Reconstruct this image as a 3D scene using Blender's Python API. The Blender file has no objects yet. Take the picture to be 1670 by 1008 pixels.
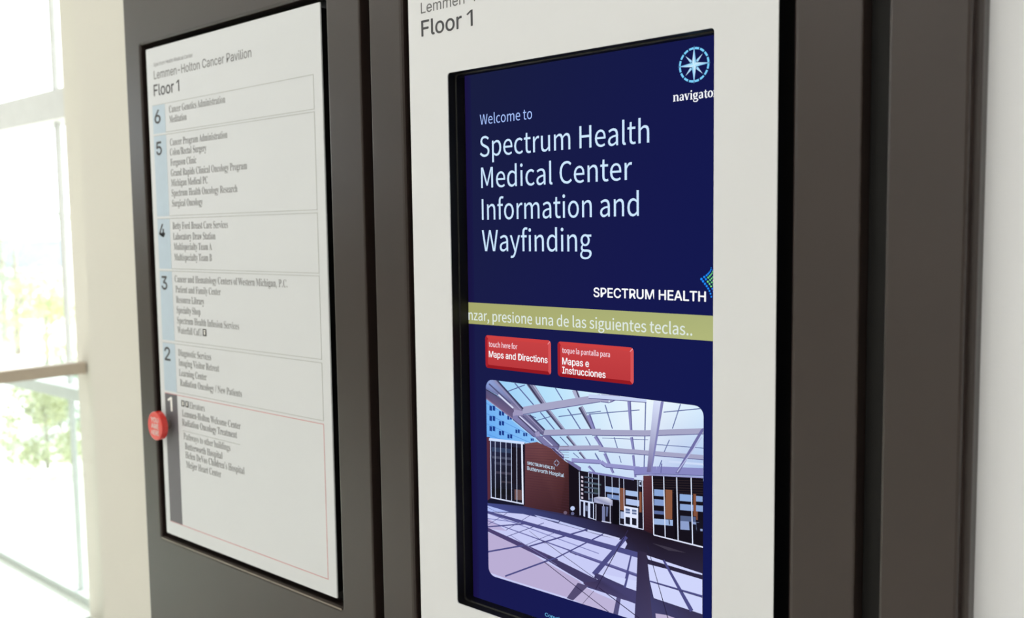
import bpy, bmesh, math, random
import numpy as np
from mathutils import Vector, Matrix
random.seed(7)
S = bpy.context.scene
col = S.collection

# ------------------------------------------------------------------ camera
D, EYE = 0.86, 1.50            # distance from the camera to the cabinet fronts (y = 0), eye height
PPX, PPY = 835.0, 504.0
VH, VV = (-925.0, 402.0), (1088.0, 19475.0)
_h = np.array([VH[0]-PPX, VH[1]-PPY]); _v = np.array([VV[0]-PPX, VV[1]-PPY])
F = math.sqrt(-float(_h @ _v))
_H = np.array([_h[0], _h[1], F]); _H /= np.linalg.norm(_H)
_V = np.array([_v[0], _v[1], F]); _V -= _H*(_H@_V); _V /= np.linalg.norm(_V)
AX, AZ = -_H, -_V; AY = np.cross(AZ, AX)
R = np.array([AX, AY, AZ])      # rows: world axes seen in camera space (x right, y down, z forward)
camd = bpy.data.cameras.new('camera'); cam = bpy.data.objects.new('camera', camd); col.objects.link(cam)
right = R @ np.array([1, 0, 0.]); up = R @ np.array([0, -1., 0]); back = R @ np.array([0, 0, -1.])
M = Matrix([[right[i], up[i], back[i]] for i in range(3)]).to_4x4()
M.translation = (0, -D, EYE)
cam.matrix_world = M
camd.sensor_width = 36; camd.lens = F/1670*36; camd.shift_y = -(504-PPY)/1670
camd.clip_start = 0.02; camd.clip_end = 500
camd.dof.use_dof = True; camd.dof.focus_distance = 1.13; camd.dof.aperture_fstop = 5.0
S.camera = cam

# ------------------------------------------------------------------ world, sun, exposure
S.view_settings.view_transform = 'Standard'; S.view_settings.look = 'None'
S.view_settings.exposure = 0.0; S.view_settings.gamma = 1.0; S.view_settings.use_curve_mapping = False
w = bpy.data.worlds.new('sky'); S.world = w; w.use_nodes = True
nt = w.node_tree; bg = nt.nodes['Background']
tc = nt.nodes.new('ShaderNodeTexCoord'); no = nt.nodes.new('ShaderNodeTexNoise'); cr = nt.nodes.new('ShaderNodeValToRGB')
no.inputs['Scale'].default_value = 2.2; no.inputs['Detail'].default_value = 5
cr.color_ramp.elements[0].position = 0.35; cr.color_ramp.elements[0].color = (0.80, 0.90, 1, 1)
cr.color_ramp.elements[1].position = 0.62; cr.color_ramp.elements[1].color = (1, 1, 1, 1)
nt.links.new(tc.outputs['Generated'], no.inputs['Vector']); nt.links.new(no.outputs['Fac'], cr.inputs['Fac'])
nt.links.new(cr.outputs['Color'], bg.inputs['Color']); bg.inputs['Strength'].default_value = 3.0
sl = bpy.data.lights.new('sun', 'SUN'); sl.energy = 7.5; sl.angle = math.radians(1.0); sl.color = (1, .97, .9)
so = bpy.data.objects.new('sun', sl); col.objects.link(so)
so.rotation_euler = Vector((0.25, -0.80, -0.75)).to_track_quat('-Z', 'Y').to_euler()   # comes in over the far side of the window wall
def area(name, loc, aim, sx, sy, e, c=(1, 1, 1)):
    l = bpy.data.lights.new(name, 'AREA'); l.shape = 'RECTANGLE'; l.size = sx; l.size_y = sy; l.energy = e; l.color = c
    o = bpy.data.objects.new(name, l); col.objects.link(o); o.location = loc
    o.rotation_euler = Vector(aim).to_track_quat('-Z', 'Y').to_euler(); return o
LAMPS = []
for i in range(3):
    for j in range(3):
        LAMPS.append((-4.6+2.6*i, -1.6-2.1*j))
for (lx, ly) in LAMPS: area('added_ceiling_fill', (lx, ly, 3.34), (0, 0, -1), 1.15, 0.55, 10.9, (.99, .985, .985))  # unseen ceiling lights, added for even soft light indoors
area('added_street_side_fill', (-1.0, -7.9, 1.9), (0, 1, -0.05), 5.5, 2.8, 30, (.96, .99, 1))  # added soft fill from the street side; that wall has no glazing

# ------------------------------------------------------------------ helpers
def ray(px, py): return R @ np.array([px-PPX, py-PPY, F])
def at(px, py, y=0.0):
    d = ray(px, py); t = (D+y)/d[1]; return (float(d[0]*t), float(EYE+d[2]*t))
def xat(y, *pts): return sum(at(p[0], p[1], y)[0] for p in pts)/len(pts)
def zat(y, *pts): return sum(at(p[0], p[1], y)[1] for p in pts)/len(pts)
def lin(c): 
    return tuple(((v/255)/12.92 if v/255 <= .04045 else ((v/255+.055)/1.055)**2.4) for v in c)
def mat(name, c, rough=.5, metal=0, spec=.5, noise=0, nscale=40, bump=0, bscale=200, emit=None, es=1, srgb=True, coat=0):
    m = bpy.data.materials.new(name); m.use_nodes = True; n = m.node_tree; b = n.nodes['Principled BSDF']
    c = lin(c) if srgb else c
    b.inputs['Base Color'].default_value = (*c, 1); b.inputs['Roughness'].default_value = rough
    b.inputs['Metallic'].default_value = metal; b.inputs['Specular IOR Level'].default_value = spec
    b.inputs['Coat Weight'].default_value = coat
    if noise:
        t = n.nodes.new('ShaderNodeTexCoord'); k = n.nodes.new('ShaderNodeTexNoise'); r = n.nodes.new('ShaderNodeValToRGB')
        k.inputs['Scale'].default_value = nscale; k.inputs['Detail'].default_value = 4
        r.color_ramp.elements[0].color = (*[v*(1-noise) for v in c], 1); r.color_ramp.elements[1].color = (*[min(1, v*(1+noise)) for v in c], 1)
        r.color_ramp.elements[0].position = .3; r.color_ramp.elements[1].position = .7
        n.links.new(t.outputs['Object'], k.inputs['Vector']); n.links.new(k.outputs['Fac'], r.inputs['Fac']); n.links.new(r.outputs['Color'], b.inputs['Base Color'])
    if bump:
        t = n.nodes.new('ShaderNodeTexCoord'); k = n.nodes.new('ShaderNodeTexNoise'); u = n.nodes.new('ShaderNodeBump')
        k.inputs['Scale'].default_value = bscale; u.inputs['Strength'].default_value = bump; u.inputs['Distance'].default_value = .0006
        n.links.new(t.outputs['Object'], k.inputs['Vector']); n.links.new(k.outputs['Fac'], u.inputs['Height']); n.links.new(u.outputs['Normal'], b.inputs['Normal'])
    if emit is not None:
        b.inputs['Emission Color'].default_value = (*lin(emit), 1); b.inputs['Emission Strength'].default_value = es
    return m
def link(name, me, m=None, parent=None, kind=None, label=None, cat=None, group=None):
    o = bpy.data.objects.new(name, me); col.objects.link(o)
    if m is not None and me is not None: me.materials.append(m)
    if parent is not None: o.parent = parent; o.matrix_parent_inverse = Matrix.Translation(-parent_loc(parent))
    if kind: o['kind'] = kind
    if label: o['label'] = label
    if cat: o['category'] = cat
    if group: o['group'] = group
    return o
def parent_loc(p):
    v = Vector(p.location); q = p.parent
    return v if q is None else v*0 + v + Vector((0, 0, 0))
def thing(name, label, cat, loc=(0, 0, 0), group=None):
    o = bpy.data.objects.new(name, None); col.objects.link(o); o.location = loc; o.empty_display_size = .05
    o['label'] = label; o['category'] = cat
    if group: o['group'] = group
    return o
def mesh(name, V, Fc, smooth=False):
    me = bpy.data.meshes.new(name); me.from_pydata([tuple(v) for v in V], [], Fc)
    bm = bmesh.new(); bm.from_mesh(me); bmesh.ops.recalc_face_normals(bm, faces=bm.faces); bm.to_mesh(me); bm.free()
    if smooth: me.polygons.foreach_set('use_smooth', [True]*len(me.polygons))
    return me
def boxes(name, L):          # L: (x0,x1,y0,y1,z0,z1)
    V, Fc = [], []
    for (a, b, c, d, e, f) in L:
        k = len(V)
        V += [(a, c, e), (b, c, e), (b, d, e), (a, d, e), (a, c, f), (b, c, f), (b, d, f), (a, d, f)]
        Fc += [tuple(k+i for i in q) for q in ((0, 3, 2, 1), (4, 5, 6, 7), (0, 1, 5, 4), (1, 2, 6, 5), (2, 3, 7, 6), (3, 0, 4, 7))]
    me = bpy.data.meshes.new(name); me.from_pydata(V, [], Fc); return me
def bevbox(name, b, w):      # box with softened edges
    me = boxes(name, [b]); bm = bmesh.new(); bm.from_mesh(me)
    bmesh.ops.bevel(bm, geom=bm.edges[:], offset=w, segments=2, affect='EDGES', profile=.6); bm.to_mesh(me); bm.free(); return me
def rr(x0, x1, z0, z1, r, k=5):
    r = max(r, 1e-5); P = []
    for (cx, cz, a0) in ((x1-r, z1-r, 0), (x0+r, z1-r, 90), (x0+r, z0+r, 180), (x1-r, z0+r, 270)):
        for i in range(k):
            a = math.radians(a0+90*i/(k-1)); P.append((cx+r*math.cos(a), cz+r*math.sin(a)))
    return P
def rings(name, L, cap0=False, cap1=False, close=False):   # L: list of (points, y)
    V, Fc = [], []; n = len(L[0][0])
    for (P, y) in L: V += [(p[0], y, p[1]) for p in P]
    m = len(L)
    for j in range(m if close else m-1):
        a, b = j*n, ((j+1) % m)*n
        for i in range(n): k = (i+1) % n; Fc.append((a+i, a+k, b+k, b+i))
    if cap0: Fc.append(tuple(range(n)))
    if cap1: Fc.append(tuple(range((m-1)*n, m*n)))
    return mesh(name, V, Fc)
def slab(name, x0, x1, z0, z1, y0, y1, b, r=.001, k=4):     # plate, front (towards the viewer) at y0
    q = lambda s: rr(x0+s, x1-s, z0+s, z1-s, max(r-s*.5, 1e-4), k)
    return rings(name, [(q(0), y1), (q(0), y0+b), (q(.3*b), y0+.3*b), (q(b), y0)], True, True)
def frame(name, o, i, y0, y1, bo, bi, ri=.002, ro=.001):    # sheet metal frame: outer rect o, opening i
    O = lambda s: rr(o[0]+s, o[1]-s, o[2]+s, o[3]-s, ro); I = lambda s: rr(i[0]-s, i[1]+s, i[2]-s, i[3]+s, ri+s)
    return rings(name, [(O(0), y1), (O(0), y0+bo), (O(.12*bo), y0+.5*bo), (O(.5*bo), y0+.12*bo), (O(bo), y0),
                        (I(bi), y0), (I(.5*bi), y0+.12*bi), (I(.12*bi), y0+.5*bi), (I(0), y0+bi), (I(0), y1)], close=True)

_caps = {}
def bundled_font(fn):        # typefaces that ship inside Blender itself; falls back to its built-in one
    import os
    try: return bpy.data.fonts.load(os.path.join(bpy.utils.resource_path('LOCAL'), 'datafiles', 'fonts', fn))
    except Exception: return None
FONT = {'H': bundled_font('Inter.woff2'), 'W': bundled_font('Noto Sans CJK Regular.woff2'), 'S': bundled_font('NotoSansMath-Regular.woff2'), 'N': bundled_font('NotoSansHebrew-Regular.woff2'), 'B': None}
FSET = ['H']
def serif_chars(s): return ''.join(chr(0x1D400+ord(c)-65) if 'A' <= c <= 'Z' else chr(0x1D41A+ord(c)-97) if 'a' <= c <= 'z' else c for c in s)
def text_mesh(s, off=0.0):
    f = FSET[0]
    if f == 'S' and FONT['S']: s = serif_chars(s)
    cu = bpy.data.curves.new('t', 'FONT'); cu.body = s
    if FONT[f]: cu.font = FONT[f]
    cu.size = 1; cu.offset = off; cu.resolution_u = 4; cu.fill_mode = 'FRONT'
    ob = bpy.data.objects.new('t', cu); col.objects.link(ob)
    dg = bpy.context.evaluated_depsgraph_get(); me = bpy.data.meshes.new_from_object(ob.evaluated_get(dg))
    bpy.data.objects.remove(ob); bpy.data.curves.remove(cu)
    co = np.empty(len(me.vertices)*3); me.vertices.foreach_get('co', co); return me, co.reshape(-1, 3)
def cap_h():
    if FSET[0] not in _caps:
        m, c = text_mesh('H'); _caps[FSET[0]] = c[:, 1].max(); bpy.data.meshes.remove(m)
    return _caps[FSET[0]]
def text(name, s, y, bl, top, rt, m, parent, off=0.0, fit=None, xl=None, xr=None, z=None, h=None, dy=.0002, label=None):
    """bl: baseline-left pixel, top: pixel above it at capital height, rt: right end pixel (all on the plane y)."""
    bold = off if off > 0 else 0; off = min(off, 0)
    if xl is None:
        xl, z = at(*bl, y); h = at(*top, y)[1]-z; xr = at(*rt, y)[0]
    me, c = text_mesh(s, off)
    if fit: mf, cf = text_mesh(fit, off); wd = cf[:, 0].max()-c[:, 0].min(); bpy.data.meshes.remove(mf)
    else: wd = c[:, 0].max()-c[:, 0].min()
    x0 = c[:, 0].min(); sx = (xr-xl)/wd; sz = h/cap_h()
    out = np.column_stack([xl+(c[:, 0]-x0)*sx, np.full(len(c), y-dy), z+c[:, 1]*sz])
    me.vertices.foreach_set('co', out.ravel()); me.update()
    me.name = name
    me.materials.clear()
    if bold:
        bm = bmesh.new(); n0 = Vector((0, 0, 0)); e = bold*h*1.1
        for k, (dx, dz) in enumerate(((-e, 0), (e, 0), (0, -e*.8), (0, e*.8))):
            b0 = len(bm.verts); bm.from_mesh(me); bm.verts.ensure_lookup_table()
            for v in list(bm.verts)[b0:]: v.co += Vector((dx, -k*2e-6, dz))
        bm.from_mesh(me); bm.to_mesh(me); bm.free()
    return link(name, me, m, parent, label=label)

def floor_one(y, bl, top, rt, m, parent, off):
    xl, z = at(*bl, y); h = at(*top, y)[1]-z; xr = at(*rt, y)[0]; w_ = xr-xl
    text('lettering', 'Floor', y, None, None, None, m, parent, off=off+.008, xl=xl, xr=xl+w_*.79, z=z, h=h)
    FSET[0] = 'N'; text('lettering', '1', y, None, None, None, m, parent, off=max(off-.009, .001), xl=xl+w_*.885, xr=xr, z=z, h=h); FSET[0] = 'H'
# ------------------------------------------------------------------ materials
M_brown = mat('dark_bronze_painted_metal', (46, 36, 33), .32, 0, .5, noise=.05, nscale=9, bump=.12, bscale=900)
M_black = mat('matte_black', (13, 11, 10), .55, 0, .3, noise=.2, nscale=30)
M_gasket = mat('black_gasket', (15, 15, 14), .5, 0, .3, noise=.15, nscale=60)
M_white = mat('white_faceplate', (219, 220, 223), .4, 0, .4, noise=.008, nscale=12)
M_sign = mat('white_sign_plate', (211, 213, 216), .45, 0, .35, noise=.006, nscale=10)
M_cream = mat('cream_painted_wall', (214, 211, 202), .8, 0, .2, noise=.012, nscale=3, bump=.25, bscale=350)
M_greyw = mat('light_grey_painted_wall', (229, 230, 234), .8, 0, .2, noise=.012, nscale=3, bump=.25, bscale=350)
M_ceil = mat('ceiling_white', (235, 234, 230), .9, 0, .1, noise=.02, nscale=5)
M_floor = mat('pale_terrazzo', (232, 229, 222), .3, 0, .4, noise=.08, nscale=60)
M_mull = mat('light_grey_window_metal', (205, 206, 205), .45, .1, .4, noise=.03, nscale=20)
M_rail = mat('warm_grey_handrail', (196, 182, 168), .4, .1, .5, noise=.04, nscale=15)
M_ink = mat('grey_print', (132, 132, 134), .6, noise=.05)
M_inkm = mat('mid_grey_print', (104, 104, 106), .6, noise=.05)
M_inkl = mat('light_grey_print', (144, 144, 146), .6, noise=.05)
M_inkd = mat('dark_grey_print', (62, 62, 66), .6, noise=.05)
M_rule = mat('pale_rule_print', (178, 180, 178), .6, noise=.03)
M_redr = mat('red_rule_print', (206, 130, 134), .6, noise=.03)
M_bluen = mat('pale_blue_print', (182, 198, 212), .5, noise=.02)
M_band = mat('slate_grey_print', (98, 96, 102), .5, noise=.03)
M_red = mat('glossy_red_plastic', (214, 46, 38), .22, 0, .5, noise=.03, coat=.4)
M_wprint = mat('white_print', (238, 236, 232), .5, noise=.02)
M_chrome = mat('screw_steel', (190, 185, 178), .25, .9, noise=.03)
def emis(name, c, s=1.0):
    m = bpy.data.materials.new(name); m.use_nodes = True; n = m.node_tree; n.nodes.clear()
    e = n.nodes.new('ShaderNodeEmission'); o = n.nodes.new('ShaderNodeOutputMaterial'); e.inputs['Strength'].default_value = s
    if c is None:
        a = n.nodes.new('ShaderNodeVertexColor'); a.layer_name = 'Col'; n.links.new(a.outputs['Color'], e.inputs['Color'])
    else: e.inputs['Color'].default_value = (*lin(c), 1)
    n.links.new(e.outputs[0], o.inputs['Surface']); return m
E_pic = emis('screen_picture_light', None)
E_white = emis('screen_white_light', (250, 252, 255))
E_pale = emis('screen_pale_blue_light', (205, 232, 255))
E_lav = emis('screen_lavender_light', (168, 196, 255))
E_ban = emis('screen_banner_text_light', (222, 232, 226))
E_pink = emis('screen_pinkish_white_light', (250, 225, 235))
E_sky = emis('screen_sky_blue_light', (120, 205, 250))

ZT = 2.45     # top of the cabinets
# ------------------------------------------------------------------ wall unit edges, metres on the front plane
YB = 0.024                                     # depth of the sheet metal fronts
xk0 = xat(0, (200, 0), (222, 504), (246, 1008))          # left edge of the left cabinet
x1r = xat(0, (581, 0), (600, 504), (613, 1008))          # its right edge
x2l = xat(0, (597, 0), (615, 504), (628, 1008))
x2r = xat(0, (1403, 100), (1402, 504), (1393, 1008))
x3l = xat(0, (1446, 100), (1445, 504), (1430, 1008))
x3r = xat(0, (1582, 0), (1576, 504), (1559, 1008))
xend = xat(YB, (1610, 0), (1604, 504), (1582, 1008))
fx0 = xat(0, (663, 0), (676, 504), (689, 1008)); fx1 = xat(0, (1268, 0), (1268, 504), (1260, 1008))   # white faceplate
o2l = xat(0, (652, 0), (667, 504), (679, 1008)); o2r = xat(0, (1291, 50), (1290, 504), (1283, 1008))
sx0 = xat(0, (236, 83), (273, 853)); sx1 = xat(0, (519, 2), (552, 979))                              # sign plate
sz1 = zat(0, (236, 83), (519, 2)); sz0 = zat(0, (272, 868), (552.6, 978))
o1l = xat(0, (227, 83), (263, 853)); o1r = xat(0, (529, 60), (561, 979))
o1t = sz1+.0105; o1b = sz0-.0135

# ------------------------------------------------------------------ room
WX = xat(.03, (120, 0), (169, 1008))           # where the near wall ends
_d = ray(146, 1003); YW = float(-D + _d[1]*(-EYE/_d[2]))     # window wall plane
H = 3.4
link('wall_left', boxes('wall_left', [(WX, xk0+.05, .03, .25, 0, H)]), M_cream, kind='structure')
link('wall_right', boxes('wall_right', [(xk0+.05, x2l-.004, .03, .25, 0, H), (x2r+.004, 3.5, .03, .25, 0, H), (x2l-.004, x2r+.004, .03, .25, ZT, H), (x2l-.004, x2r+.004, .09, .25, 0, ZT)]), M_greyw, kind='structure')
link('floor', boxes('floor', [(-9, 4, -8.2, YW+.25, -.2, 0)]), M_floor, kind='structure')
link('ceiling', boxes('ceiling', [(-9, 4, -8.2, YW+.25, H, H+.2)]), M_ceil, kind='structure')
wr = xat(YW, (98, 0), (122, 590), (147, 1000))  # right edge of the window opening
# window wall: full-height glazing, cream pier to the right
link('wall_window', boxes('wall_window', [(wr, WX+1.6, YW, YW+.22, 0, H)]), M_cream, kind='structure')
link('wall_return', boxes('wall_return', [(WX+.10, WX+.30, .25, YW, 0, H)]), M_cream, kind='structure')
link('wall_far_left', boxes('wall_far_left', [(-9.2, -9, -8.2, -6.8, 0, H), (-9.2, -9, -.6, YW+.25, 0, H), (-9.2, -9, -6.8, -.6, 0, 1.9), (-9.2, -9, -6.8, -.6, 3.1, H)]), M_cream, kind='structure')
link('wall_far_right', boxes('wall_far_right', [(4, 4.2, -8.2, .25, 0, H)]), M_cream, kind='structure')
link('wall_street', boxes('wall_street', [(-9, 4, -8.4, -8.2, 0, H)]), M_cream, kind='structure')
link('baseboard_right', bevbox('baseboard_right', (xend+.004, 3.5, .014, .0299, 0, .11), .003), M_mull, kind='structure')
link('baseboard_left', bevbox('baseboard_left', (WX+.002, xk0-.004, .014, .0299, 0, .11), .003), M_mull, kind='structure')
# window
win = link('window_1', boxes('window_1', [(wr-.008, wr, YW+.04, YW+.06, 0, H), (-9, wr-.0085, YW+.04, YW+.12, 0, .03)]), M_mull, kind='structure')
wm = xat(YW+.04, (77, 0), (87, 400), (101, 600))
mullx = [wm-1.55*i for i in range(4)]
for i, mx in enumerate(mullx):
    link('mullion', bevbox('mullion', (mx-.016, mx+.008, YW+.062, YW+.080, .03, H), .002), M_mull, win)
t1a = zat(YW+.02, (0, 215), (98, 191)); t1b = zat(YW+.02, (0, 170), (98, 142))
t2a = zat(YW+.02, (127, 654), (60, 640)); t2b = zat(YW+.02, (127, 635), (70, 622))
for (a, b) in ((t1a, t1b), (t2a, t2b)):
    link('transom', bevbox('transom', (-9, wr-.002, YW+.015, YW+.145, a, b), .004), M_mull, win)
mg = bpy.data.materials.new('clear_window_glass'); mg.use_nodes = True; n = mg.node_tree; n.nodes.clear()
tr = n.nodes.new('ShaderNodeBsdfTransparent'); tr.inputs['Color'].default_value = (.96, .985, .98, 1); gl = n.nodes.new('ShaderNodeBsdfGlossy'); gl.inputs['Roughness'].default_value = .02
mx_ = n.nodes.new('ShaderNodeMixShader'); ou = n.nodes.new('ShaderNodeOutputMaterial')
mx_.inputs[0].default_value = .05; n.links.new(tr.outputs[0], mx_.inputs[1]); n.links.new(gl.outputs[0], mx_.inputs[2]); n.links.new(mx_.outputs[0], ou.inputs[0])
mg2 = mg.copy(); mg2.name = 'greenish_guard_glass'; mg2.node_tree.nodes['Transparent BSDF'].inputs['Color'].default_value = (.93, .975, .97, 1)
edges = [(wm+.006, wr-.009)]+[(mullx[i+1]+.006, mullx[i]-.010) for i in range(3)]
for (a, b) in edges:
    for (c, d) in ((.03, t2a), (t2b, t1a), (t1b, H)):
        link('window_pane', boxes('window_pane', [(a, b, YW+.078, YW+.084, c, d)]), mg, win)
added_win = link('added_window', boxes('added_window', [(-9.14, -9.06, -6.8, -.6, 1.9, 1.94), (-9.14, -9.06, -6.8, -.6, 3.06, 3.1)]), M_mull, kind='structure')  # unseen clerestory, added and sized for reflections on the bronze fronts
for i in range(5):
    yy = -6.79+1.5375*i; link('mullion', bevbox('mullion', (-9.13, -9.07, yy, yy+.04, 1.94, 3.06), .003), M_mull, added_win)
    if i < 4: link('window_pane', boxes('window_pane', [(-9.103, -9.097, yy+.04, yy+1.5375, 1.94, 3.06)]), mg, added_win)
# added ceiling lamps, unseen: glowing fixtures for the fill lights
E_lamp = emis('added_lamp_diffuser', (255, 252, 240), 3.0)
for k, (lx, ly) in enumerate(LAMPS):
    t = thing('added_ceiling_light', 'added unseen ceiling light, white and rectangular, %s row from the cabinets, %s from the window side' % (('first', 'second', 'third')[k % 3], ('first', 'second', 'third')[k//3]), 'ceiling light', (lx, ly, H), 'added lobby ceiling lights')
    link('light_frame', boxes('lf', [(lx-.64, lx+.64, ly-.34, ly-.30, H-.03, H-.0005), (lx-.64, lx+.64, ly+.30, ly+.34, H-.03, H-.0005), (lx-.64, lx-.60, ly-.30, ly+.30, H-.03, H-.0005), (lx+.60, lx+.64, ly-.30, ly+.30, H-.03, H-.0005)]), M_mull, t)
    link('diffuser', boxes('ld', [(lx-.60, lx+.60, ly-.30, ly+.30, H-.02, H-.012)]), E_lamp, t)

# guard rail running out from the window wall
rx, rz1 = at(134, 591, YW-.02); _, rz0 = at(134, 610, YW-.02)
g = thing('guard_rail', 'glass guard rail with flat warm grey top rail ending at the window wall', 'railing', (rx, YW-.9, 0))
link('top_rail', bevbox('top_rail', (rx-.045, rx, YW-2.6, YW-.004, rz0, rz1), .004), M_rail, g)
link('base_channel', bevbox('base_channel', (rx-.036, rx-.012, YW-2.6, YW-.03, .001, .022), .002), M_white, g)
for i, (a, b) in enumerate(((YW-.95, YW-.03), (YW-1.78, YW-.97), (YW-2.58, YW-1.80))):
    link('glass_panel', boxes('gp', [(rx-.030, rx-.018, a, b, .022, rz0+.004)]), mg2, g)

# ------------------------------------------------------------------ outside
M_pave = mat('pale_concrete_paving', (226, 224, 218), .8, noise=.05, nscale=2)
M_grass = mat('lawn_green', (196, 204, 176), .9, noise=.2, nscale=8)
M_leaf = [mat('leaf_yellow_green', (196, 204, 158), .6, noise=.25, nscale=4), mat('leaf_green', (178, 192, 172), .6, noise=.25, nscale=4), mat('leaf_olive', (200, 202, 166), .6, noise=.25, nscale=4)]
M_bark = mat('bark_grey_brown', (160, 150, 136), .9, noise=.3, nscale=20)
M_pale = mat('pale_building_render', (214, 216, 218), .8, noise=.04, nscale=2)
M_blue = mat('blue_grey_cladding', (168, 182, 200), .6, noise=.08, nscale=3)
M_win = mat('dark_blue_glass', (132, 150, 168), .2, noise=.1, nscale=3)
link('terrace', boxes('terrace', [(-95, 12, YW+.26, 60, -.35, -.15), (-95, -9.21, -60, YW+.259, -.35, -.15)]), M_pave, kind='structure')
def tree(x, y, h, r, leaf, label, z0=-.11, trunk=.45, flat=1.0):
    t = thing('tree' if h > 1.6 else 'shrub', label, 'tree' if h > 1.6 else 'shrub', (x, y, z0))
    V, Fc = [], []
    segs = [(0, .05*h*.5), (h*.35, .035*h*.5), (h*.75, .015*h*.5)]
    for (zz, rr_) in segs:
        for k in range(8): V.append((x+rr_*math.cos(k*math.pi/4)+.03*zz, y+rr_*math.sin(k*math.pi/4), z0+zz))
    for j in range(2):
        for k in range(8): Fc.append((j*8+k, j*8+(k+1) % 8, j*8+8+(k+1) % 8, j*8+8+k))
    for q in range(7):          # branches
        a = q*.9; b0 = Vector((x+.03*h*.4, y, z0+h*(.3+.06*q))); b1 = b0+Vector((math.cos(a)*r*.7, math.sin(a)*r*.7, h*.2)); k = len(V); s = .008*h
        V += [b0+Vector((s, 0, 0)), b0+Vector((-s, 0, s)), b0+Vector((0, s, -s)), b1]; Fc += [(k, k+1, k+3), (k+1, k+2, k+3), (k+2, k, k+3)]
    link('trunk', mesh('trunk', V, Fc, True), M_bark, t)
    V, Fc = [], []; rnd = random.Random(int(x*991+y*37))
    cl = [(rnd.uniform(-.6, .6)*r, rnd.uniform(-.6, .6)*r, h*(trunk+(1-trunk)*rnd.random()), rnd.uniform(.28, .5)*r) for _ in range(16)]
    for _ in range(2000):
        c = rnd.choice(cl); v = Vector((rnd.gauss(0, 1), rnd.gauss(0, 1), rnd.gauss(0, 1)*.8)).normalized()*c[3]*rnd.uniform(.6, 1)
        p = Vector((x+c[0], y+c[1], z0+c[2]))+v; s = rnd.uniform(.02, .04)*(.6+h*.22)
        a = Vector((rnd.gauss(0, 1), rnd.gauss(0, 1), rnd.gauss(0, 1))).normalized(); b = a.orthogonal().normalized()
        k = len(V); V += [p-a*s, p+b*s*.5, p+a*s, p-b*s*.5]; Fc.append((k, k+1, k+2, k+3))
    f = link('foliage', mesh('foliage', V, Fc), leaf, t, kind='stuff')
    return t
def spot(px, py, y): a = at(px, py, y); return a[0], a[1]
def gp(px, py, z=-.11):
    d = ray(px, py); t = (z-EYE)/d[2]; return float(d[0]*t), float(-D+d[1]*t)
for (px, py, h_, r_, mi, lab, tk) in [
    (78, 604, 1.2, .5, 0, 'yellow-green young tree outside the window, nearest the window edge above the rail', .08),
    (30, 578, 2.0, .8, 1, 'grey-green tree outside the window, behind and left of the yellow-green one', .1),
    (8, 560, 2.2, 1.3, 1, 'greyish tree outside at the left edge of the photo', .08),
    (78, 764, .62, .34, 2, 'olive shrub outside seen through the glass below the rail', .08),
    (100, 700, .50, .28, 1, 'small grey-green shrub outside, close to the window edge below the rail', .08)]:
    gx, gy = gp(px, py); tree(gx, gy, h_, r_, M_leaf[mi], lab, trunk=tk)
bt = thing('building', 'pale building with blue-grey windows far behind the trees outside', 'building', (-34, 30, -.15))
link('wall', boxes('bw', [(-48, -20, 30, 40, -.15, 5.4)]), M_pale, bt)
link('roof', bevbox('br', (-48.3, -19.7, 29.6, 40.2, 5.4, 5.75), .05), M_mull, bt)
for fz in (.9, 3.2):
    for i in range(10):
        a = -47+2.7*i
        wn = link('window', boxes('bwin', [(a, a+1.7, 29.93, 30.0, fz, fz+1.5)]), M_mull, bt)
        link('pane', boxes('bpane', [(a+.08, a+.81, 29.9, 29.93, fz+.08, fz+1.42), (a+.89, a+1.62, 29.9, 29.93, fz+.08, fz+1.42)]), M_win, wn)
bx, bz = at(4, 400, 20)
b2 = thing('building', 'small blue-grey outbuilding beyond the window at the left photo edge', 'building', (bx-1.6, 21, -.15))
link('wall', boxes('b2w', [(bx-3.4, bx+.6, 20, 23, -.15, 1.35)]), M_blue, b2)
link('roof', bevbox('b2r', (bx-3.6, bx+.8, 19.8, 23.2, 1.35, 1.5), .04), M_pale, b2)
link('door', bevbox('b2d', (bx-2.6, bx-1.7, 19.94, 20.02, -.12, 1.1), .02), M_win, b2)

# ------------------------------------------------------------------ left cabinet
c1 = thing('wall_cabinet', 'dark bronze metal cabinet front framing the floor directory sign, left one of the row', 'cabinet', ((xk0+x1r)/2, 0, .02))
link('front_frame', frame('cf1', (xk0, x1r, .02, ZT), (o1l, o1r, o1b, o1t), 0, YB, .003, .0045, .004), M_brown, c1)
link('back_panel', boxes('cb1', [(xk0+.004, x1r-.002, YB+.0002, .0298, .02, ZT-.004)]), M_black, c1)
M_lip = mat('highlit_bronze_edge', (128, 118, 110), .35, .6, .5, noise=.1, nscale=30)  # edge highlight put into a paler bronze colour
link('bottom_lip', bevbox('lip', (o1l+.001, o1r-.001, -.0010, .0060, o1b-.0016, o1b+.0012), .0005), M_lip, c1, label='metal lip below the directory sign, highlight put into its colour')
# centre cabinet
c2 = thing('wall_cabinet', 'dark bronze metal cabinet front around the white touchscreen faceplate, middle one of the row', 'cabinet', ((x2l+x2r)/2, 0, .02))
link('front_frame', frame('cf2', (x2l, x2r, .02, ZT), (o2l, o2r, .45, 2.30), 0, YB, .0025, .006, .003), M_brown, c2)
link('back_panel', boxes('cb2', [(x2l-.002, x2r+.002, .0615, .064, .02, ZT-.004), (x2l+.003, o2l-.001, YB+.0002, .0612, .02, ZT-.004), (o2r+.001, x2r-.003, YB+.0002, .0612, .02, ZT-.004)]), M_black, c2)
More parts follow.
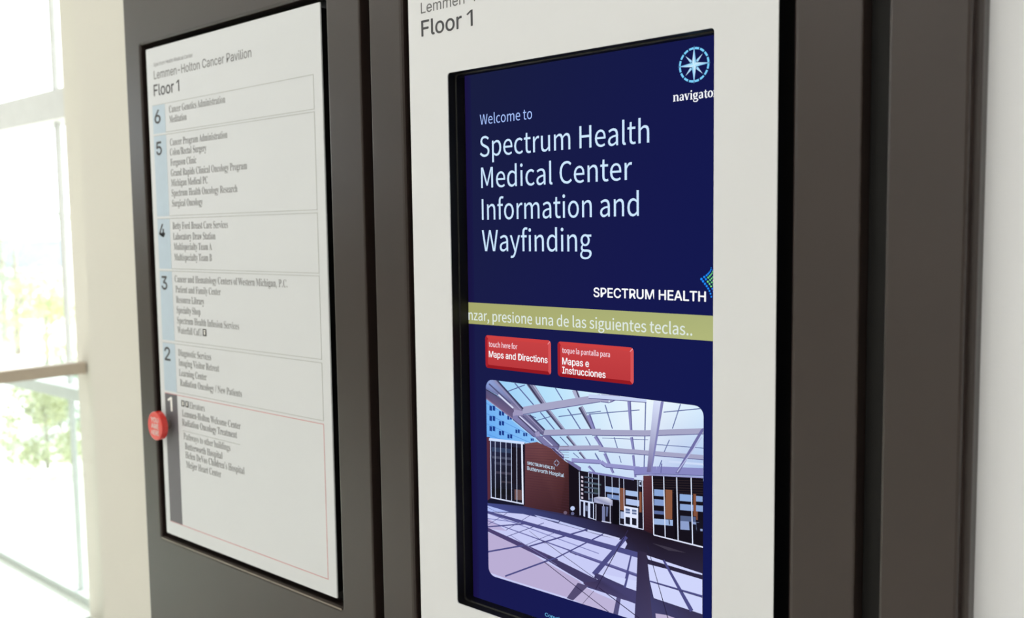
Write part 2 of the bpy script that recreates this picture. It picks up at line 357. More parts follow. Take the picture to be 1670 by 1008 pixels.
# right panel
c3 = thing('wall_cabinet', 'plain narrow dark bronze metal panel between the touchscreen cabinet and the grey wall', 'cabinet', ((x3l+x3r)/2, 0, .02))
link('front_panel', slab('cp3', x3l, x3r, .02, ZT, 0, YB, .003), M_brown, c3)
link('back_panel', boxes('cb3', [(x3l-.0005, xend-.012, YB+.0002, .0298, .02, ZT-.004)]), M_black, c3)
link('edge_trim', bevbox('ce3', (xend-.0115, xend, .012, .0298, .02, ZT), .0015), M_brown, c3)
# shadow gaps between the cabinets: black channels with a screw
for nm, a, b in (('left', x1r, x2l), ('right', x2r, x3l)):
    t = thing('joint_channel', ('black recessed channel between the directory cabinet and the touchscreen cabinet' if nm == 'left' else 'black recessed channel between the touchscreen cabinet and the narrow right panel'), 'channel', ((a+b)/2, .022, .02))
    link('channel', boxes('jc', [(a+.0004, b-.0004, .0205, .0238, .02, ZT-.01)]), M_black, t)
    if nm == 'left':
        p = at(615, 883, .019); bm = bmesh.new(); bmesh.ops.create_uvsphere(bm, u_segments=12, v_segments=6, radius=.0022)
        for v in bm.verts: v.co = Vector((v.co.x+min(max(p[0], a+.004), b-.003), v.co.y*.5+.0203, v.co.z+p[1]))
        me = bpy.data.meshes.new('screw'); bm.to_mesh(me); bm.free(); link('screw', me, M_chrome, t)

# ------------------------------------------------------------------ directory sign
sg = thing('directory_sign', 'white floor directory sign listing floors 6 to 1 in a black reveal', 'sign', ((sx0+sx1)/2, 0, sz0))
YS = .0
link('standoff_tray', boxes('tray', [(sx0+.006, sx1-.006, YS+.0023, YB, sz0+.006, sz1-.006)]), M_black, sg)
link('plate', slab('sp', sx0, sx1, sz0, sz1, YS, YS+.0022, .0006, .002), M_sign, sg)
def rect(name, x0, x1, z0, z1, m, parent, y=YS, t=.0003, label=None):
    return link(name, boxes(name, [(x0, x1, y-t, y-.00002, z0, z1)]), m, parent, label=label)
bx0 = xat(YS, (247.5, 180), (269, 640), (279.5, 847.5)); bx1 = xat(YS, (268.3, 180), (287, 643), (300, 856)); rxr = xat(YS, (511.5, 150), (517.7, 344), (524, 586), (529.8, 692))
SEC = [('6', (247.2, 174.6), (510, 118.7), (268.3, 217.6), (512, 176.8)), ('5', (268.5, 220.5), (512, 180.2), (273, 352.8), (517.7, 342.2)),
       ('4', (273, 357), (517.7, 345.6), (277.5, 440), (519.7, 444.4)), ('3', (277.5, 442.6), (520.6, 448.7), (284.7, 556.6), (524, 586.2)),
       ('2', (284.7, 560), (524.9, 591.7), (289, 640.4), (528.6, 686.9)), ('1', (268.8, 639.6), (529.8, 692.4), (300, 857), (540.2, 948))]
NUM = {'6': ((253, 201.8), (253, 180.5), (262.3, 200)), '5': ((255.9, 253), (255.9, 232), (264.3, 250)), '4': ((260.5, 386.5), (260.5, 366), (269.3, 386)),
       '3': ((264.5, 471.7), (264.5, 450.5), (273.2, 472)), '2': ((269.4, 587), (269.4, 566), (278.3, 588)), '1': ((274.5, 669), (274.5, 647), (281.5, 671))}
lw = .0009
for (nn, tl, tr_, bl, br) in SEC:
    zt = zat(YS, tl, tr_); zb = zat(YS, bl, br); red = nn == '1'; mm = M_redr if red else M_rule
    V = boxes('floor_box', [(bx0, rxr, YS-.0003, YS-.00002, zt-lw, zt), (bx0 if red else bx1, rxr, YS-.0003, YS-.00002, zb, zb+lw), (rxr-lw, rxr, YS-.0003, YS-.00002, zb+lw, zt-lw)])
    link('ruled_box', V, mm, sg, label='red ruled box around floor 1' if red else None)
    rect('floor_band', bx0, bx1, zb+(lw if red else 0), zt-lw, M_band if red else M_bluen, sg, label='dark grey band of floor 1' if red else None)
    b, t_, r_ = NUM[nn]
    FSET[0] = 'N' if nn == '1' else 'H'
    text('floor_number', nn, YS, b, t_, r_, M_wprint if red else M_inkd, sg, off=.03, dy=.0005)
FSET[0] = 'H'
text('lettering', 'Spectrum Health Medical Center', YS, (250.8, 108.7), (250.8, 102.5), (314.3, 91), M_inkl, sg)
text('lettering', 'Lemmen-Holton Cancer Pavilion', YS, (251.4, 129.5), (251.4, 116), (410, 89), M_ink, sg, off=.014)
floor_one(YS, (251.4, 157), (251.4, 138.7), (292.7, 147), M_inkd, sg, .012)
LST = [('Cancer Genetics Administration', 276, 184, 368), ('Meditation', 276.6, 200.3, 304.8),
 ('Cancer Program Administration', 277.5, 237.7, 371.5), ('Colon/Rectal Surgery', 277.5, 253.8, 337), ('Ferguson Clinic', 278.3, 270.6, 320.6), ('Grand Rapids Clinical Oncology Program', 279, 287.5, 403.5), ('Michigan Medical PC', 279.5, 303.9, 339.3), ('Spectrum Health Oncology Research', 280.3, 320.3, 387.7), ('Surgical Oncology', 281, 337, 330.7),
 ('Betty Ford Breast Care Services', 281.8, 373.8, 371.8), ('Laboratory Draw Station', 282.6, 391, 351.7), ('Multispecialty Team A', 283.8, 407.5, 345.7), ('Multispecialty Team B', 284.7, 424.7, 345.7),
 ('Cancer and Hematology Centers of Western Michigan, P.C.', 285.2, 460, 468.8), ('Patient and Family Center', 286.7, 477, 360), ('Resource Library', 287.5, 493.7, 333), ('Specialty Shop', 288.4, 510.4, 327), ('Spectrum Health Infusion Services', 289.3, 527.4, 389.7), ('Waterfall Café', 289.8, 543.4, 328.4),
 ('Diagnostic Services', 291, 580, 344.2), ('Imaging Visitor Retreat', 291.6, 596, 357.2), ('Learning Center', 292.4, 612.7, 337), ('Radiation Oncology / New Patients', 293.9, 629, 394),
 ('Elevators', 309.2, 665.9, 333.8), ('Lemmen-Holton Welcome Center', 297.3, 678.9, 391.7), ('Radiation Oncology Treatment', 297.3, 693.6, 386), ('Pathways to other buildings', 299.7, 716.2, 375), ('Butterworth Hospital', 302, 732.4, 362.4), ("Helen DeVos Children's Hospital", 302.9, 746.8, 398), ('Meijer Heart Center', 304, 762.2, 360.3)]
FSET[0] = 'S'
for (s, px, py, pr) in LST:
    xl, z = at(px, py, YS); xr = at(pr, py, YS)[0]
    text('lettering', s, YS, None, None, None, M_inkl if s.startswith('Pathways') else M_ink, sg, xl=xl, xr=xr, z=z, h=.0118)
FSET[0] = 'H'
def prect(name, a, b, m, parent, y=YS, label=None):
    p = at(*a, y); q = at(*b, y); return rect(name, p[0], q[0], q[1], p[1], m, parent, y, label=label)
ic = []
for (a, b) in (((295.7, 652.5), (301.2, 663.5)), ((302.2, 654), (307.8, 665)), ((330.6, 536.4), (337, 548.6))):
    prect('pictogram', a, b, M_inkd, sg, label='small dark square pictogram')
    p = at(*a, YS); q = at(*b, YS); mx2 = (p[0]+q[0])/2; w2 = (q[0]-p[0])*.16; hh = p[1]-q[1]
    link('pictogram_mark', boxes('pm', [(mx2-w2, mx2+w2, YS-.0005, YS-.00031, q[1]+hh*.2, q[1]+hh*.62), (mx2-w2*1.5, mx2+w2*1.5, YS-.0005, YS-.00031, q[1]+hh*.68, q[1]+hh*.84)]), M_wprint, sg)
a = at(298, 702.7, YS); b = at(391.7, 725.7, YS); rect('thin_rule', a[0], b[0], (a[1]+b[1])/2, (a[1]+b[1])/2+.0008, M_rule, sg)

# red round marker standing off the sign edge
bc = at(252.6, 695, -.024); rad = .0262
bd = thing('location_marker', 'round red plastic marker on the left edge of the directory at floor 1', 'marker', (bc[0], -.024, bc[1]))
def disc(name, cx, cz, r, y0, y1, bev, k=40):
    c = lambda q: [(cx+q*math.cos(2*math.pi*i/k), cz+q*math.sin(2*math.pi*i/k)) for i in range(k)]
    return rings(name, [(c(r), y1), (c(r), y0+bev), (c(r-.3*bev), y0+.3*bev), (c(r-bev), y0)], True, True)
link('disc', disc('disc', bc[0], bc[1], rad, -.024, -.013, .0015), M_red, bd)
link('standoff', disc('standoff', bc[0]+.006, bc[1], .008, -.013, -.0006, .0005, 20), M_chrome, bd)
for i, s in enumerate(('YOU', 'ARE', 'HERE')):
    text('lettering', s, -.024, None, None, None, M_wprint, bd, off=.01, xl=bc[0]-.013, xr=bc[0]+.013, z=bc[1]+.007-.0115*i, h=.0085)

# ------------------------------------------------------------------ touchscreen
ox0 = xat(0, (728, 118), (735.5, 500), (748, 978)); ox1 = xat(0, (1163, 47), (1165.5, 480), (1160, 1000))
oz1 = zat(0, (728, 118), (1163, 47)); oz0 = zat(0, (790, 999), (816, 1008))
ys = .02
for _ in range(40):        # depth of the display: its left pixel column lines up with the opening edge
    e = at(763, 500, ys)[0]-ox0; ys += e*.7
YD = ys
cx0, cx1 = ox0, ox1
cz1 = zat(YD, (755, 122.5), (1162, 60)); cz0 = zat(YD, (771.6, 972.5))
ts = thing('information_touchscreen', 'white faceplate with a recessed dark blue lit touchscreen for wayfinding', 'touchscreen', ((fx0+fx1)/2, 0, .46))
fp = link('faceplate', frame('fp', (fx0, fx1, .46, 2.29), (ox0, ox1, oz0, oz1), 0, .0014, .0005, .0004, .004), M_white, ts)
floor_one(0, (687.9, 59.6), (687.9, 34.3), (771.2, 44), M_inkd, fp, .014)
text('lettering', 'Lemmen-Holton Cancer Pavilion', 0, (686.7, 22.4), (686.7, 4.9), (757.5, 3), M_inkm, fp, fit='Lemmen', off=.006)
a = at(686.7, 22.4, 0); text('lettering', 'Spectrum Health Medical Center', 0, None, None, None, M_inkl, fp, xl=a[0], xr=a[0]+.085, z=a[1]+.020, h=.0045)
# black reveal: stepped gasket down to the display
gk = .0022
q = lambda s: rr(ox0+s, ox1-s, oz0+s, oz1-s, .004)
link('reveal', rings('reveal', [(q(-.0015), .0016), (q(.0001), .0016), (q(.0001), YD*.45), (q(.0018), YD*.45+.001), (q(.0018), YD*.62), (q(.0006), YD*.66), (q(.0006), YD-.0012), (q(-.0015), YD-.0012)], close=True), M_gasket, ts)
link('display_bezel', rings('db', [(q(-.012), YD-.0010), (rr(cx0+.0012, cx1-.0012, cz0, cz1, .0005), YD-.0010), (rr(cx0+.0012, cx1-.0012, cz0, cz1, .0005), YD+.010), (q(-.012), YD+.010)], close=True), M_black, ts)

# picture helper: flat coloured shapes shown by the display
def flat(name, shapes, parent, y, step=1.5e-6, label=None, plane=False):
    V, Fc, C = [], [], []
    for k, (P, c) in enumerate(shapes):
        b = len(V)
        for i, p in enumerate(P):
            x, z = p if plane else at(p[0], p[1], YD); V.append((x, y-k*step, z)); C.append(c[i] if isinstance(c, list) else c)
        Fc.append(tuple(range(b, b+len(P))))
    me = bpy.data.meshes.new(name); me.from_pydata(V, [], Fc)
    ca = me.color_attributes.new('Col', 'FLOAT_COLOR', 'POINT')
    for i, c in enumerate(C): ca.data[i].color = (*lin(c), 1)
    return link(name, me, E_pic, parent, label=label)
scr = flat('screen', [([(cx0, cz0), (cx1, cz0), (cx1, cz1), (cx0, cz1)], [(26, 27, 80), (18, 26, 86), (20, 24, 76), (25, 30, 64)]),
                      ([(cx0, cz0), (cx0+.012, cz0), (cx0+.012, cz1), (cx0, cz1)], [(24, 16, 66), (26, 24, 76), (24, 26, 68), (27, 18, 66)]) ], ts, YD, step=1e-5, plane=True)
YT = YD-.0002
def st(s, bl, top, rt, m, off=0.0, fit=None, nm='lettering'): return text(nm, s, YT, bl, top, rt, m, scr, off=off, fit=fit)
FSET[0] = 'W'
st('Welcome to', (783, 203.5), (783, 187.3), (868, 194.5), E_lav)
st('Spectrum Health', (783, 256), (783, 223), (1059, 233), E_pale)
st('Medical Center', (785, 306.8), (785, 273.5), (1031, 296), E_pale)
st('Information and', (786.2, 358.6), (786.2, 325), (1042, 352), E_pale)
st('Wayfinding', (786.5, 409.5), (786.5, 375.5), (965, 408), E_pale)
FSET[0] = 'H'
st('SPECTRUM HEALTH', (968.4, 484), (968.4, 469.2), (1151, 491.5), E_white, .03)
# banner
flat('banner', [([(cx0, zat(YD, (763, 493))), (cx0, zat(YD, (763, 527.7))), (cx1, zat(YD, (1165.9, 556.6))), (cx1, zat(YD, (1165.9, 515.4)))], [(166, 168, 110), (166, 168, 106), (178, 184, 124), (172, 178, 122)])], scr, YD-.0001, plane=True, label='olive green scrolling banner')
FSET[0] = 'W'
st('nzar, presione una de las siguientes teclas..', (764.5, 521.5), (764.5, 505.5), (1129, 545.5), E_ban, .012)
# buttons
def button(tl, br, label):
    x0, z1 = at(*tl, YD); x1, z0 = at(*br, YD); r = .0045; i = .0042
    O = rr(x0, x1, z0, z1, r, 6); I = rr(x0+i, x1-i, z0+i, z1-i, r*.6, 6); n = len(O); sh = []
    for k in range(n):
        a = 45 if 0 else None
        j = (k+1) % n; mx, mz = (O[k][0]+O[j][0])/2-(x0+x1)/2, (O[k][1]+O[j][1])/2-(z0+z1)/2
        u, v = abs(mx)/(x1-x0), abs(mz)/(z1-z0)
        if v > u: c = (206, 66, 66) if mz > 0 else (150, 26, 34)
        else: c = (214, 84, 86) if mx > 0 else (168, 34, 44)
        if k in (2,): c = (238, 150, 158)
        sh.append(([O[k], O[j], I[j], I[k]], c))
    sh.append((I, [(198, 66, 68) if p[1] > (z0+z1)/2 else (188, 58, 62) for p in I]))
    flat('touch_button', sh, scr, YD-.0001, plane=True, label=label)
button((791.3, 546.4), (899, 612), 'left red button with English text')
button((909.3, 556.6), (1033.6, 628), 'right red button with Spanish text')
FSET[0] = 'W'
st('touch here for', (797.5, 565.3), (797.5, 557), (843.8, 569), E_pink, .012)
FSET[0] = 'H'
st('Maps and Directions', (797.7, 582.3), (797.7, 572.2), (893, 591), E_white, .025)
FSET[0] = 'W'
st('toque la pantalla para', (917.2, 575.3), (917.2, 567), (994.8, 582), E_pink, .012)
FSET[0] = 'H'
st('Mapas e', (917.4, 594.2), (917.4, 583.2), (960.5, 597), E_white, .025)
st('Instrucciones', (917.4, 608.8), (917.4, 598), (987.5, 615), E_white, .025)
st('Copyright', (889, 1004.5), (889, 999), (925, 1012), E_sky, 0)

# compass emblem and serif word
z3 = lambda a, b: at(1060+a/8.4, 60+b/8.4, YD)
ccx, ccz = z3(605, 384); cr_ = (z3(605, 142)[1]-z3(605, 626)[1])/2
sh = []
def pc(r, deg): return (ccx+cr_*r*math.cos(math.radians(deg)), ccz+cr_*r*math.sin(math.radians(deg)))
for k in range(16):
    a0 = k*22.5+2.3; a1 = (k+1)*22.5-2.3; n = 4
    P = [pc(1, a0+(a1-a0)*i/n) for i in range(n+1)]+[pc(.875, a1-(a1-a0)*i/n) for i in range(n+1)]
    sh.append((P, (122, 206, 250)))
for k in range(4):
    a = 45+90*k; sh.append(([pc(.8, a), pc(.3, a+15), pc(.22, a), pc(.3, a-15)], [(200, 225, 252), (150, 212, 250), (150, 212, 250), (170, 215, 250)]))
for k in range(4):
    a = 90*k; 
    sh.append(([pc(1.08, a), pc(.18, a+45), (ccx, ccz)], [(150, 200, 245), (196, 232, 255), (214, 244, 255)]))
    sh.append(([pc(1.08, a), (ccx, ccz), pc(.18, a-45)], [(110, 180, 235), (190, 236, 255), (150, 214, 248)]))
flat('compass_emblem', sh, scr, YT, plane=True, label='light blue compass star in a dashed ring')
def stroke(P, ws):
    L, Rr = [], []
    for i, p in enumerate(P):
        a = P[max(i-1, 0)]; b = P[min(i+1, len(P)-1)]; d = (b[0]-a[0], b[1]-a[1]); l = math.hypot(*d) or 1; n_ = (-d[1]/l, d[0]/l); w_ = ws[i] if isinstance(ws, (list, tuple)) else ws
        L.append((p[0]+n_[0]*w_/2, p[1]+n_[1]*w_/2)); Rr.append((p[0]-n_[0]*w_/2, p[1]-n_[1]*w_/2))
    return [[L[i], L[i+1], Rr[i+1], Rr[i]] for i in range(len(P)-1)]
def arc(cx, cz, rx_, rz_, a0, a1, n=12): return [(cx+rx_*math.cos(math.radians(a0+(a1-a0)*i/n)), cz+rz_*math.sin(math.radians(a0+(a1-a0)*i/n))) for i in range(n+1)]
def wv(n, th, tn): return [tn+(th-tn)*abs(math.sin(math.pi*(i/n))) for i in range(n+1)]
B, T = .24, .09
def bowl(cx, rx_, cz=.5, rz_=.46): P = arc(cx, cz, rx_, rz_, 90, 450, 20); return stroke(P, [T+(B-T)*abs(math.cos(math.radians(90+18*i))) for i in range(21)])
def stem(x, z0, z1): return stroke([(x, z0), (x, z1)], B)
def serif(x0, x1, z): return stroke([(x0, z), (x1, z)], T)
def g_n(): return stem(.2, 0, .95)+serif(0, .4, .045)+serif(.0, .2, .94)+stroke(arc(.5, .66, .24, .28, 165, 0, 8)+[(.74, 0)], [T, .1, .12, .14, .16, .19, .21, .23, B, B])+serif(.55, .95, .045), 1.0
def g_a(): return stroke(arc(.36, .68, .22, .26, 160, 0, 8)+[(.58, .12), (.72, .04)], [.2, .14, .1, .1, .1, .14, .18, .22, B, B, T])+stroke(arc(.34, .27, .22, .22, 75, 330, 10), [T]+[.16]*4+[.2]*3+[.14]*2+[T]), .82
def g_v(): return stroke([(.12, .95), (.42, .02)], B)+stroke([(.42, .02), (.68, .95)], T)+serif(0, .34, .94)+serif(.52, .82, .94), .86
def g_i(): return stem(.22, 0, .95)+serif(.02, .42, .045)+serif(.04, .2, .94)+[[(.22+.13*math.cos(k*math.pi/4), 1.28+.13*math.sin(k*math.pi/4)) for k in range(8)]], .48
def g_g(): return bowl(.36, .24, .62, .3)+stroke([(.5, .88), (.78, .92)], .12)+stroke([(.2, .36), (.14, .2), (.24, .1), (.6, .06), (.76, -.12), (.62, -.34), (.34, -.38), (.1, -.3), (.1, -.1), (.26, .06)], [T, .14, .18, .2, .2, .18, .14, .14, .12, T]), .86
def g_t(): return stroke([(.26, 1.2), (.26, .2), (.36, .05), (.58, .1)], [.14, B, B, T])+serif(.02, .54, .92), .6
def g_o(): return bowl(.4, .3), .84
def g_r(): return stem(.2, 0, .95)+serif(0, .44, .045)+serif(0, .2, .94)+stroke([(.26, .6), (.42, .86), (.62, .86)], [T, .16, .2]), .68
GL = dict(n=g_n, a=g_a, v=g_v, i=g_i, g=g_g, t=g_t, o=g_o, r=g_r)
pos = 0; polys = []; wto = 0
for ch in 'navigator':
    if ch == 'r': wto = pos-.06
    P, adv = GL[ch]()
    polys += [[(a+pos, b) for (a, b) in q_] for q_ in P]; pos += adv
xa, za = z3(318, 889); xb, _ = z3(864, 835); xh = z3(318, 800)[1]-za
sc = (xb-xa)/wto
flat('lettering', [([(xa+a*sc, za+b*xh) for (a, b) in q_], (248, 250, 255)) for q_ in polys], scr, YT, plane=True)
# dotted diamond logo
A_ = [(545, 355), (592, 320), (630, 293), (655, 268), (675, 245), (693, 222), (703, 195), (706, 168)]
B_ = [(545, 355), (572, 392), (603, 432), (632, 470), (657, 510), (678, 550), (695, 595), (708, 645)]
sh = []
for i in range(8):
    for j in range(8):
        p = (A_[i][0]+B_[j][0]-545, A_[i][1]+B_[j][1]-355)
        if i >= 4 and j >= 4: pass
        k = min(i, 7-i if j > 2 else 9, j, 7-j if i > 2 else 9) if 0 else min(i, j, 7-i if i > 4 else 9, 7-j if j > 5 else 9)
        c = (30, 140, 255) if min(i, j) == 0 else ((40, 130, 240) if i == 1 and j > 0 and j > 4 else ((34, 140, 235) if j == 1 and i < 2 else ((120, 220, 130) if min(i, j) <= 2 else (235, 245, 215))))
        if i == 7 or j == 7: c = (30, 130, 245)
        r0 = (24-2.1*(i+j*.5)) if i+j*.5 < 8 else 9
        r0 = max(r0, 8)*.78
        ctr = at(1090+p[0]/10.08, 420+p[1]/10.08, YD); rw = r0/10.08*.00078
        if ctr[0] > cx1-.002: continue
        sh.append(([(ctr[0]+rw*math.cos(q_*math.pi/4)*1.0, ctr[1]+rw*math.sin(q_*math.pi/4)) for q_ in range(8)], c))
flat('dotted_logo', sh, scr, YT, plane=True, label='diamond logo of blue and green dots')

# ------------------------------------------------------------------ the picture shown on the screen (flat, traced shape by shape)
tlz = at(812, 622, YD)[1]; trz = at(1110, 657, YD)[1]; blz = at(827, 947.5, YD)[1]; brz = at(1024.6, 1006.8, YD)[1]
px0 = xat(YD, (794, 680), (796.6, 915)); px1 = xat(YD, (1148, 700), (1146, 950)); pz1 = (tlz+trz)/2; pz0 = (blz+brz)/2
clip = rr(px0, px1, pz0, pz1, .011, 6)
def clip_poly(P, C):
    for k in range(len(clip)):
        a, b = clip[k], clip[(k+1) % len(clip)]
        side = lambda p: (b[0]-a[0])*(p[1]-a[1])-(b[1]-a[1])*(p[0]-a[0])
        if math.hypot(b[0]-a[0], b[1]-a[1]) < 1e-9: continue
        oP, oC = [], []
        for i in range(len(P)):
            p, q_, cp, cq = P[i], P[(i+1) % len(P)], C[i], C[(i+1) % len(P)]; sp, sq = side(p), side(q_)
            if sp >= 0: oP.append(p); oC.append(cp)
            if (sp >= 0) != (sq >= 0):
                t = sp/(sp-sq); oP.append((p[0]+(q_[0]-p[0])*t, p[1]+(q_[1]-p[1])*t)); oC.append(tuple(cp[m_]+(cq[m_]-cp[m_])*t for m_ in range(3)))
        P, C = oP, oC
        if len(P) < 3: return None
    return P, C
PIC = []
def pl(P, c):
    Q = [at(p[0], p[1], YD) for p in P]; C = c if isinstance(c, list) else [c]*len(P)
    ar = sum(Q[i][0]*Q[(i+1) % len(Q)][1]-Q[(i+1) % len(Q)][0]*Q[i][1] for i in range(len(Q)))
    if ar < 0: Q = Q[::-1]; C = C[::-1]
    r = clip_poly(Q, C)
    if r: PIC.append(r)
def ln(a, b, w0, c, w1=None):
    w1 = w0 if w1 is None else w1; d = (b[0]-a[0], b[1]-a[1]); l = math.hypot(*d); n_ = (-d[1]/l, d[0]/l)
    pl([(a[0]+n_[0]*w0/2, a[1]+n_[1]*w0/2), (b[0]+n_[0]*w1/2, b[1]+n_[1]*w1/2), (b[0]-n_[0]*w1/2, b[1]-n_[1]*w1/2), (a[0]-n_[0]*w0/2, a[1]-n_[1]*w0/2)], c)
A = lambda a, b: (780+a/4.2, 610+b/4.2)      # left detail crop
G = lambda a, b: (960+a/3.6, 620+b/3.6)      # right detail crop
K = lambda a, b: (740+a/3.795, 800+b/3.795)  # floor crop
PIC.append((clip, [(24, 24, 44)]*len(clip)))
# sky through the glass roof
pl([(790, 610), (900, 622), (930, 770), (790, 720)], [(150, 205, 246), (186, 228, 252), (190, 220, 248), (130, 190, 246)])
pl([(900, 622), (1060, 645), (1050, 785), (930, 770)], [(186, 228, 252), (240, 250, 255), (205, 220, 248), (190, 220, 248)])
pl([(1060, 645), (1155, 660), (1155, 785), (1050, 785)], [(240, 250, 255), (216, 238, 255), (160, 184, 232), (205, 220, 248)])
# building seen at left through the glass
pl([A(50, 170), A(410, 465), A(300, 470), A(50, 440)], [(118, 180, 244), (136, 196, 250), (124, 188, 248), (100, 168, 242)])
for r_ in range(4):
    ln(A(55, 200+70*r_), A(400, 390+50*r_), .7, (80, 135, 215))
for (u, v, s) in [(97, 235, 1), (160, 270, .9), (215, 300, .8), (97, 305, 1), (160, 338, .9), (97, 375, 1), (160, 405, .9), (217, 428, .85), (270, 393, .75), (322, 415, .7), (370, 450, .5)]:
    for dx in (-11*s, 11*s):
        pl([A(u+dx-9*s, v-19*s), A(u+dx+8*s, v-15*s), A(u+dx+8*s, v+18*s), A(u+dx-9*s, v+14*s)], (30, 62, 140))
# roof beams -------------------------------------------------------
BM, BL, BD = (122, 120, 152), (172, 176, 206), (58, 58, 90)
# thin glazing bars
for (a, b, w_) in [(A(250, 62), A(380, 212), 1.8), (A(205, 118), A(320, 75), 1.6), (A(528, 95), A(578, 178), 1.6), (A(425, 262), A(522, 380), 1.8), (A(360, 285), A(395, 300), 1.4), (A(612, 238), A(700, 378), 1.8), (A(395, 320), A(500, 290), 1.3), (A(550, 292), A(840, 255), 1.5),
                   (A(560, 430), A(622, 495), 1.4), (A(650, 540), A(690, 575), 1.2), (A(735, 430), A(775, 500), 1.4), (A(800, 540), A(830, 590), 1.2), (G(97, 145), G(140, 285), 1.6), (G(0, 200), G(300, 175), 1.5), (G(335, 125), G(325, 540), 1.8), (G(540, 140), G(492, 285), 1.6),
                   (G(150, 335), G(172, 408), 1.4), (G(475, 350), G(440, 430), 1.4), (G(0, 365), G(15, 395), 1.2), (G(38, 432), G(62, 475), 1.2), (G(180, 445), G(192, 485), 1.2), (G(430, 470), G(412, 518), 1.6), (G(80, 340), G(350, 350), 1.0), (G(440, 188), G(680, 165), 1.6), (G(360, 375), G(680, 400), 1.2)]:
    ln(a, b, w_, (92, 104, 158))
# heavy purlins (towards the lower right)
def beam(a, b, w0, w1, c=BM, hl=True):
    ln(a, b, w0, c, w1)
    if hl:
        ln((a[0]-w0*.25, a[1]+w0*.1), (b[0]-w1*.25, b[1]+w1*.1), w0*.25, BD, w1*.25)
        ln((a[0]+w0*.28, a[1]-w0*.15), (b[0]+w1*.28, b[1]-w1*.15), w0*.22, BL, w1*.22)
beam(A(350, 60), A(470, 235), 11, 8); beam(A(660, 108), A(700, 205), 9, 7, BL, False); ln(A(672, 112), A(708, 205), 2, BD)
beam(A(470, 240), A(605, 410), 7, 6); beam(A(700, 225), A(802, 412), 8, 6); beam(A(610, 425), A(692, 525), 5, 4); beam(A(805, 425), A(842, 500), 5, 4); beam(A(695, 535), A(755, 610), 4, 3)
for (a, b, w0, w1) in [(G(0, 205), G(42, 315), 7, 5), (G(238, 125), G(252, 320), 6, 4), (G(40, 330), G(100, 425), 6, 4), (G(252, 335), G(266, 425), 5, 4), (G(95, 430), G(145, 545), 5, 4), (G(262, 440), G(275, 570), 4, 3.5), (G(0, 505), G(35, 540), 4, 3)]:
    ln(a, b, w0, (138, 138, 192), w1); ln((a[0]+w0*.3, a[1]), (b[0]+w1*.3, b[1]), w0*.25, (96, 98, 150), w1*.25)
# cross beams (roughly level)
def xb(P, w_, c=(166, 166, 198)):
    for i in range(len(P)-1):
        ln(P[i], P[i+1], w_, c); ln((P[i][0], P[i][1]+w_*.45), (P[i+1][0], P[i+1][1]+w_*.45), 1.2, (92, 92, 146))
xb([A(240, 265), A(460, 225), A(840, 165), G(120, 112), G(180, 85)], 13)
xb([G(0, 95), G(240, 112), G(340, 120)], 7, (200, 212, 244))
xb([A(445, 403), A(840, 395), G(20, 308), G(330, 312), G(680, 300)], 10)
xb([A(555, 508), A(840, 505), G(60, 405), G(320, 425), G(680, 455)], 8)
xb([A(640, 590), A(840, 602), G(100, 500), G(300, 520)], 7, (150, 150, 204))
xb([G(270, 535), G(400, 530), G(680, 540)], 13, (136, 136, 194))
ln(G(470, 478), G(680, 495), 3.5, (206, 220, 248)); ln(G(430, 490), G(425, 545), 2, (110, 112, 168))
# big king post
pl([G(382, 120), G(442, 125), G(372, 540), G(342, 540)], [(214, 222, 250), (220, 228, 252), (120, 112, 160), (110, 102, 150)])
pl([G(425, 125), G(442, 125), G(372, 540), G(364, 540)], (132, 132, 184))
pl([G(660, 290), G(690, 270), G(530, 548), G(510, 545)], (112, 110, 165)); ln(G(665, 335), G(520, 540), 1.6, (184, 188, 228))
# edge girder and first purlins running down the left
T_ = lambda a, b: (789+a/6.855, 610+b/6.855)
pl([T_(25, 130), T_(60, 60), T_(155, 70), T_(440, 385), T_(430, 425), T_(350, 405), T_(325, 400), T_(150, 235), T_(25, 165)], [(128, 148, 208), (150, 170, 222), (126, 126, 168), (112, 108, 146), (96, 92, 128), (150, 142, 176), (120, 116, 156), (116, 118, 160), (110, 118, 170)])
ln(T_(150, 70), T_(440, 390), 2.6, (60, 60, 92)); ln(T_(125, 75), T_(415, 400), 1.6, (150, 146, 182)); ln(T_(60, 110), T_(300, 330), 2.2, (84, 86, 126))
pl([T_(25, 165), T_(150, 240), T_(340, 400), T_(330, 500), T_(180, 385), T_(25, 280)], [(84, 84, 124), (78, 74, 110), (96, 86, 122), (104, 96, 134), (112, 96, 132), (104, 84, 118)])
ln(T_(30, 275), T_(325, 498), 1.6, (142, 122, 156)); ln(T_(165, 230), T_(330, 380), 2.4, (216, 222, 246)); ln(T_(30, 175), T_(150, 245), 1.4, (54, 48, 76))
pl([T_(325, 440), T_(350, 400), T_(430, 410), T_(440, 455), T_(380, 470), T_(325, 500)], (158, 152, 190))
pl([T_(370, 465), T_(510, 450), T_(680, 625), T_(665, 690), T_(600, 655), T_(570, 660)], [(124, 120, 160), (112, 110, 150), (104, 100, 140), (96, 92, 130), (130, 126, 164), (116, 112, 152)])
ln(T_(515, 455), T_(682, 625), 2.4, (62, 62, 98)); ln(T_(440, 470), T_(650, 670), 1.8, (88, 88, 128)); ln(T_(480, 455), T_(668, 640), 1.4, (156, 152, 190))
pl([T_(325, 470), T_(375, 460), T_(590, 650), T_(590, 712), T_(560, 700), T_(322, 505)], [(132, 130, 176), (128, 126, 172), (118, 116, 160), (122, 118, 162), (120, 116, 162), (128, 124, 168)])
